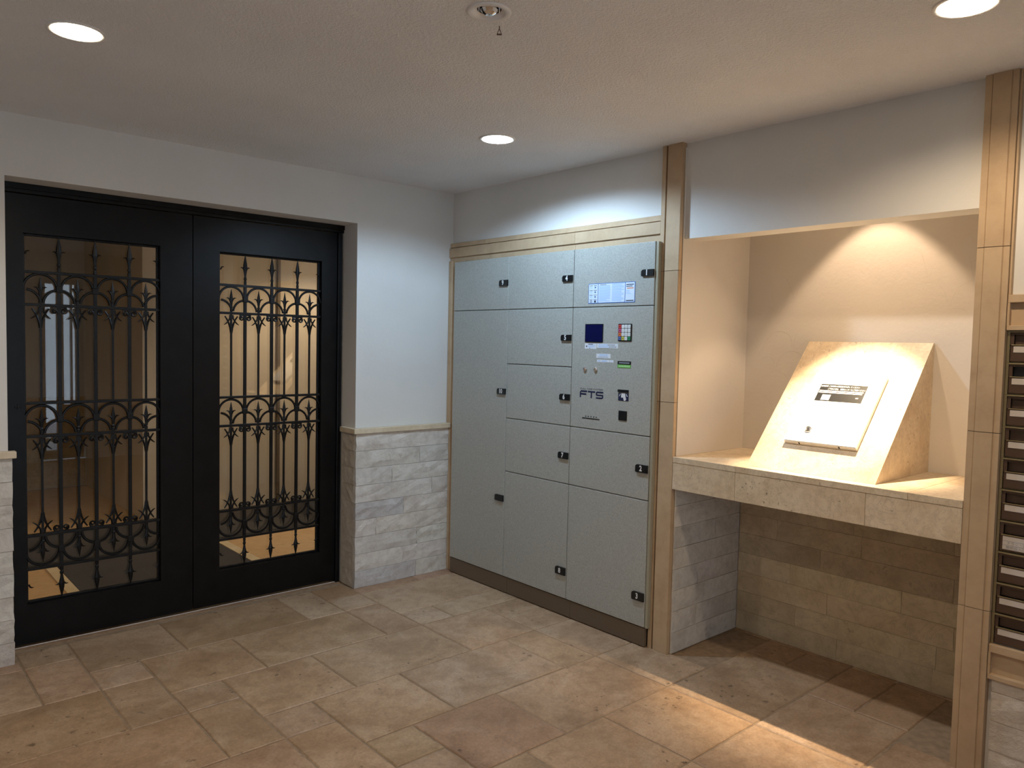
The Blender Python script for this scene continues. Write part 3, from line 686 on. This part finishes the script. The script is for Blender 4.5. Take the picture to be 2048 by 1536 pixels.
sticker(-1.1913, -1.2703, 1.4119, 1.4395, [(.3, .7, .78, .9, 2), (.3, .85, .58, .66, 3), (.12, .2, .3, .6, 2), (.28, .85, .4, .48, 3), (.28, .7, .24, .3, 3), (.38, .46, .08, .18, 2)])
sticker(-1.2726, -1.4099, 1.4171, 1.4393, [(.1+.07*i, .15+.07*i, .56, .84, 1 if i > 5 else 3) for i in range(11)]+[(.1+.07*i, .15+.07*i, .16, .44, 1 if i > 6 else 3) for i in range(12)])
sticker(-1.2711, -1.3639, 1.3672, 1.3895, [(.22, .8, .76, .86, 3), (.22, .8, .58, .68, 3), (.22, .78, .42, .50, 3), (.12, .84, .18, .28, 1)])
sticker(-1.2756, -1.3839, 1.3471, 1.3597, [(.08, .2, .3, .7, 3), (.3, .62, .3, .7, 3), (.78, .79, .05, .95, 1), (.85, .95, .4, .6, 3)])
w = MB(); rect(w, -1.4112, -1.4940, 1.3405, 1.3565, 0, 0, .0012); rect(w, -1.4112, -1.4940, 1.3245, 1.3400, 0, 1, .0012)
for i in range(12): rect(w, -1.420-i*.0055, -1.4245-i*.0055, 1.3455, 1.3515, .0012, 2, .0002)
for i in range(7): rect(w, -1.419-i*.0102, -1.4265-i*.0102, 1.3285, 1.3355, .0012, 3, .0002)
obj('indicator_plate', w, [M['black'], M['green'], M['greyprint'], plain('pale_green_print', (.45, .75, .35, 1), .5)], cp, label='black and green indicator plate')
for y in (-1.1976, -1.269):
    w = MB(); w.lathe((FX(0), y, 1.3118), [(.0125, 0), (.0125, -.003), (.0105, -.007), (.0065, -.011), (.0005, -.0125)], 20, axis='x'); k = obj('key_lock', w, M['chrome'], cp, True)
    w = MB(); rect(w, y+.001, y-.001, 1.308, 1.3156, .0123, 0, .0006); obj('keyhole', w, M['black'], k)
# lettering and logo
w = MB(); put_text(w, 'FULL TIME SYSTEM', .0115, lambda a, b: (FX(.0002), -1.244-a, 1.2085+b), 0, width=.152); obj('lettering', w, M['navy'], cp, label='small lettering reading FULL TIME SYSTEM')
def bars(w, ox, poly_list):
    for P in poly_list: w.prism([(ox-p[0]*.001, 1.1645+p[1]*.001) for p in P], lambda p, k: (FX(.0008) if k else FX(0), p[0], p[1]))
w = MB(); hh = 36
bars(w, -1.1655, [[(0, 0), (8, 0), (8, hh-8), (0, hh-8)], [(0, hh-8), (8, hh), (50, hh), (48, hh-8)], [(8, hh-22), (45, hh-22), (43, hh-14), (8, hh-14)]])
bars(w, -1.2205, [[(0, hh-8), (49, hh-8), (50, hh), (0, hh)], [(20, 0), (28, 0), (28, hh-8), (20, hh-8)]])
bars(w, -1.2755, [[(0, hh-8), (48, hh-8), (48, hh), (6, hh), (0, hh-6)], [(0, 20), (8, 20), (8, hh-8), (0, hh-8)], [(0, 20), (4, 14), (48, 14), (48, 21), (8, 21)], [(40, 7), (48, 7), (48, 14), (40, 14)], [(0, 0), (42, 0), (48, 6), (48, 7), (0, 7)]])
obj('logo', w, M['navy'], cp, label='dark blue FTS lettering')
# card reader, sensor, slot
w = MB(); rect(w, -1.4191, -1.4850, 1.2065, 1.2190, 0, 0, .004); rect(w, -1.4215, -1.4850, 1.1655, 1.2035, 0, 1, .0015)
yz = lambda u, v: (-1.4215-.0635*u, 1.1655+.038*v)
def pprint(P, mi): w.prism([yz(*p) for p in P], lambda p, k: (FX(.0018) if k else FX(.0014), p[0], p[1]), mi)
pprint([(.32, .95), (.68, .95), (.74, .40), (.28, .40)], 2); pprint([(.5, .42), (.74, .42), (.80, .25), (.70, .02), (.58, .02), (.52, .25)], 2); pprint([(.18, .88), (.24, .88), (.14, .55), (.08, .55)], 2); pprint([(.76, .88), (.82, .88), (.92, .55), (.86, .55)], 2)
obj('card_reader', w, [M['black'], M['navy'], M['print_white']], cp, label='black card slot with pictogram')
w = MB(); rect(w, -1.4277, -1.478, 1.0702, 1.1167, 0, 0, .003); obj('sensor_window', w, M['black'], cp)
w = MB(); rect(w, -1.186, -1.3034, 1.0585, 1.0632, 0, 0, .001)
for i in range(5): rect(w, -1.2075-i*.0178, -1.2135-i*.0178, 1.0675, 1.0735, 0, 0, .0004)
obj('slip_slot', w, M['black'], cp, label='narrow black slot')

# ================================================================== STONE COUNTER AND INTERCOM STAND
ZC0, ZC1 = .7785, .928
ct = thing('stone_counter', 'cream marble counter built into the niche between the pilasters', 'counter', (.25, -2.34, ZC0))
YC0, YC1 = -1.7375, -2.9415
for a, b in ((YC0, -2.0612), (-2.0622, -2.7625), (-2.7635, YC1)):
    w = MB(); w.box(-.0338, XB-.001, a, b, ZC1-.026, ZC1, 0, .0012); obj('top_slab', w, M['counter'], ct)
for a, b in ((YC0, -2.0612), (-2.0622, -2.6137), (-2.6147, YC1)):
    w = MB(); w.box(-.0322, -.008, a, b, ZC0, ZC1-.0268, 0, .001); obj('fascia_slab', w, M['counter'], ct)
w = MB(); w.box(-.0078, XB-.014, YC0-.012, YC1, ZC0+.02, ZC1-.0268); obj('underside', w, M['smooth'], ct)
WY0, WY1 = -2.078, -2.622; WXF, WXB, WZT = .028, .5435, 1.470
st = thing('intercom_stand', 'wedge-shaped cream marble stand on the niche counter', 'stand', (.28, -2.35, ZC1))
w = MB(); w.prism([(WXF, ZC1+.0005), (WXB, ZC1+.0005), (WXB, WZT), (WXB-.008, WZT)], lambda p, k: (p[0], WY1 if k else WY0, p[1])); obj('wedge', w, M['counter'], st)
# panel frame on the sloping face
sl = Vector((WXB-.008-WXF, 0, WZT-ZC1)).normalized(); nl = Vector((-sl.z, 0, sl.x)); P0 = Vector((WXF, 0, ZC1))
def WP(y, s, e): p = P0+sl*s+nl*e; return (p.x, y, p.z)
def slab(w, ya, yb, sa, sb, e0, e1, mi=0):
    w.add([WP(y, s, e) for e in (e0, e1) for y in (ya, yb) for s in (sa, sb)], [(0, 1, 3, 2), (4, 6, 7, 5), (0, 4, 5, 1), (2, 3, 7, 6), (0, 2, 6, 4), (1, 5, 7, 3)], mi)
ip = thing('intercom', 'brushed metal intercom panel with black label lying on the marble wedge', 'intercom', WP(-2.353, .337, 0))
w = MB(); slab(w, -2.199, -2.506, .144, .532, .0006, .0185); slab(w, -2.201, -2.504, .146, .530, .0185, .0215)
for y in (-2.262, -2.432): slab(w, y, y-.006, .1432, .147, .004, .0150, 1)
obj('faceplate', w, [M['steel'], M['black']], ip)
w = MB(); slab(w, -2.2487, -2.4497, .3715, .4667, .0216, .0224)
tx = lambda y0, s0: (lambda a, b: WP(y0-a, s0+b, .0227))
put_text(w, '訪問者様 ご訪問先の部屋番号を押してください', .0105, tx(-2.2515, .4545), 1, 'LEFT', width=.166)
put_text(w, 'ご不在の場合、宅配ロッカーをご利用ください', .0105, tx(-2.2850, .4395), 1, 'LEFT', width=.160)
for k, s in ((0, .4255), (1, .4165)):
    y = -2.2525
    while y > -2.440:
        L = random.uniform(.004, .022); slab(w, y, max(y-L, -2.442), s, s+.0052, .0224, .0227, 1); y -= L+.0016
slab(w, -2.274, -2.311, .376, .407, .0224, .0226, 2); slab(w, -2.281, -2.2845, .380, .402, .0226, .0228, 1); slab(w, -2.2845, -2.302, .380, .3825, .0226, .0228, 1)
slab(w, -2.4195, -2.4300, .3935, .3985, .0224, .0227, 1)
obj('label_plate', w, [M['black'], M['print_white'], M['greyprint']], ip, label='black label plate with white Japanese instructions')
c = Vector(WP(-2.2845, .2115, .0216)); w = MB(); prof = [(.0150, 0), (.0150, .004), (.0125, .007), (.0110, .0072), (.0095, .005), (.006, .0045), (.0005, .0045)]
ey = Vector((0, -1, 0)); n = 24; vs = []
for r, h in prof: vs += [c+nl*h+r*(math.cos(2*math.pi*k/n)*ey+math.sin(2*math.pi*k/n)*sl) for k in range(n)]
w.add(vs, [(i*n+k, i*n+(k+1) % n, (i+1)*n+(k+1) % n, (i+1)*n+k) for i in range(len(prof)-1) for k in range(n)]); kb = obj('key_switch', w, M['chrome'], ip, True)
w = MB(); slab(w, -2.2833, -2.2857, .2055, .2175, .0262, .0268); obj('keyhole', w, M['black'], kb)

# ================================================================== MAILBOXES
ORD = ['topmost', 'second from the top', 'third from the top', 'fourth from the top', 'fifth from the top', 'sixth from the top', 'seventh from the top', 'eighth from the top', 'ninth from the top', 'lowest']
zt = [1.507, 1.390, 1.287, 1.1835, 1.080, .975, .869, .768, .666, .5655, .462]
PIT = .1045
def mailbox(idx):
    z1 = 1.5065-idx*PIT; z0 = z1-PIT+.001; ya, yb = MB0-.001, MB1+.001; xf = -.012
    lab = 'brown mailbox with white name card, '+ORD[idx]+' in the bank'
    if idx == 6: lab = 'brown mailbox with a printed notice sticker under its slot, seventh from the top'
    if idx == 1: lab = 'brown mailbox with an open black slot, second from the top in the bank'
    t = thing('mailbox', lab, 'mailbox', (.15, (ya+yb)/2, z0), 'mailboxes in the wall bank')
    w = MB(); s = .008                                # aluminium surround with returns
    w.box(xf, .36, ya, ya-s, z0, z1); w.box(xf, .36, yb+s, yb, z0, z1); w.box(xf-.004, .36, ya-s, yb+s, z1-.005, z1, 0, .001); w.box(xf+.012, .36, ya-s, yb+s, z0, z0+.002); w.box(.355, .36, ya-s, yb+s, z0+.002, z1-.005)
    obj('frame', w, M['mailmetal'], t)
    a, b = ya-s-.001, yb+s+.001
    w = MB(); w.box(xf+.002, xf+.008, a, a-.010, z1-.046, z1-.006); w.box(xf+.002, xf+.008, b+.010, b, z1-.046, z1-.006); w.box(xf+.002, xf+.008, a-.010, b+.010, z1-.012, z1-.006); obj('slot_surround', w, M['mailbrown'], t)
    w = MB(); w.box(xf+.016, xf+.020, a-.010, b+.010, z1-.044, z1-.012); obj('slot_flap', w, M['black'] if idx == 1 else M['mailbrown'], t)
    w = MB(); w.box(xf-.003, xf+.006, a-.004, b+.004, z1-.0475, z1-.0445, 0, .001); obj('ledge', w, M['mailmetal'], t)
    w = MB(); w.box(xf+.001, xf+.010, a, b, z0+.003, z1-.048, 0, .003); d = obj('door', w, M['mailbrown'], t)
    hc = .020 if idx != 6 else .044
    w = MB(); w.box(xf-.0008, xf+.0008, a-.010, b+.010, z1-.050-hc, z1-.050)
    if idx == 6:
        for zz in (z1-.0655, z1-.0795): w.box(xf-.0011, xf-.0008, a-.010, b+.010, zz-.0006, zz+.0006, 1)
        put_text(w, 'チラシ・広告お断り', .0115, lambda p, q: (xf-.0012, a-.022-p, z1-.0727+q), 1, 'LEFT'); put_text(w, '無断投入はご遠慮願います', .0115, lambda p, q: (xf-.0012, a-.020-p, z1-.0872+q), 1, 'LEFT')
    obj('name_card', w, [M['card'], M['greyprint']], d, label='white name card' if idx != 6 else 'white sticker with two lines of print')
    w = MB(); w.lathe((xf+.001, (a+b)/2, z0+.016), [(.007, 0), (.007, -.003), (.0005, -.004)], 16, axis='x'); obj('latch', w, M['chrome'], d, True)
for i in range(10): mailbox(i)
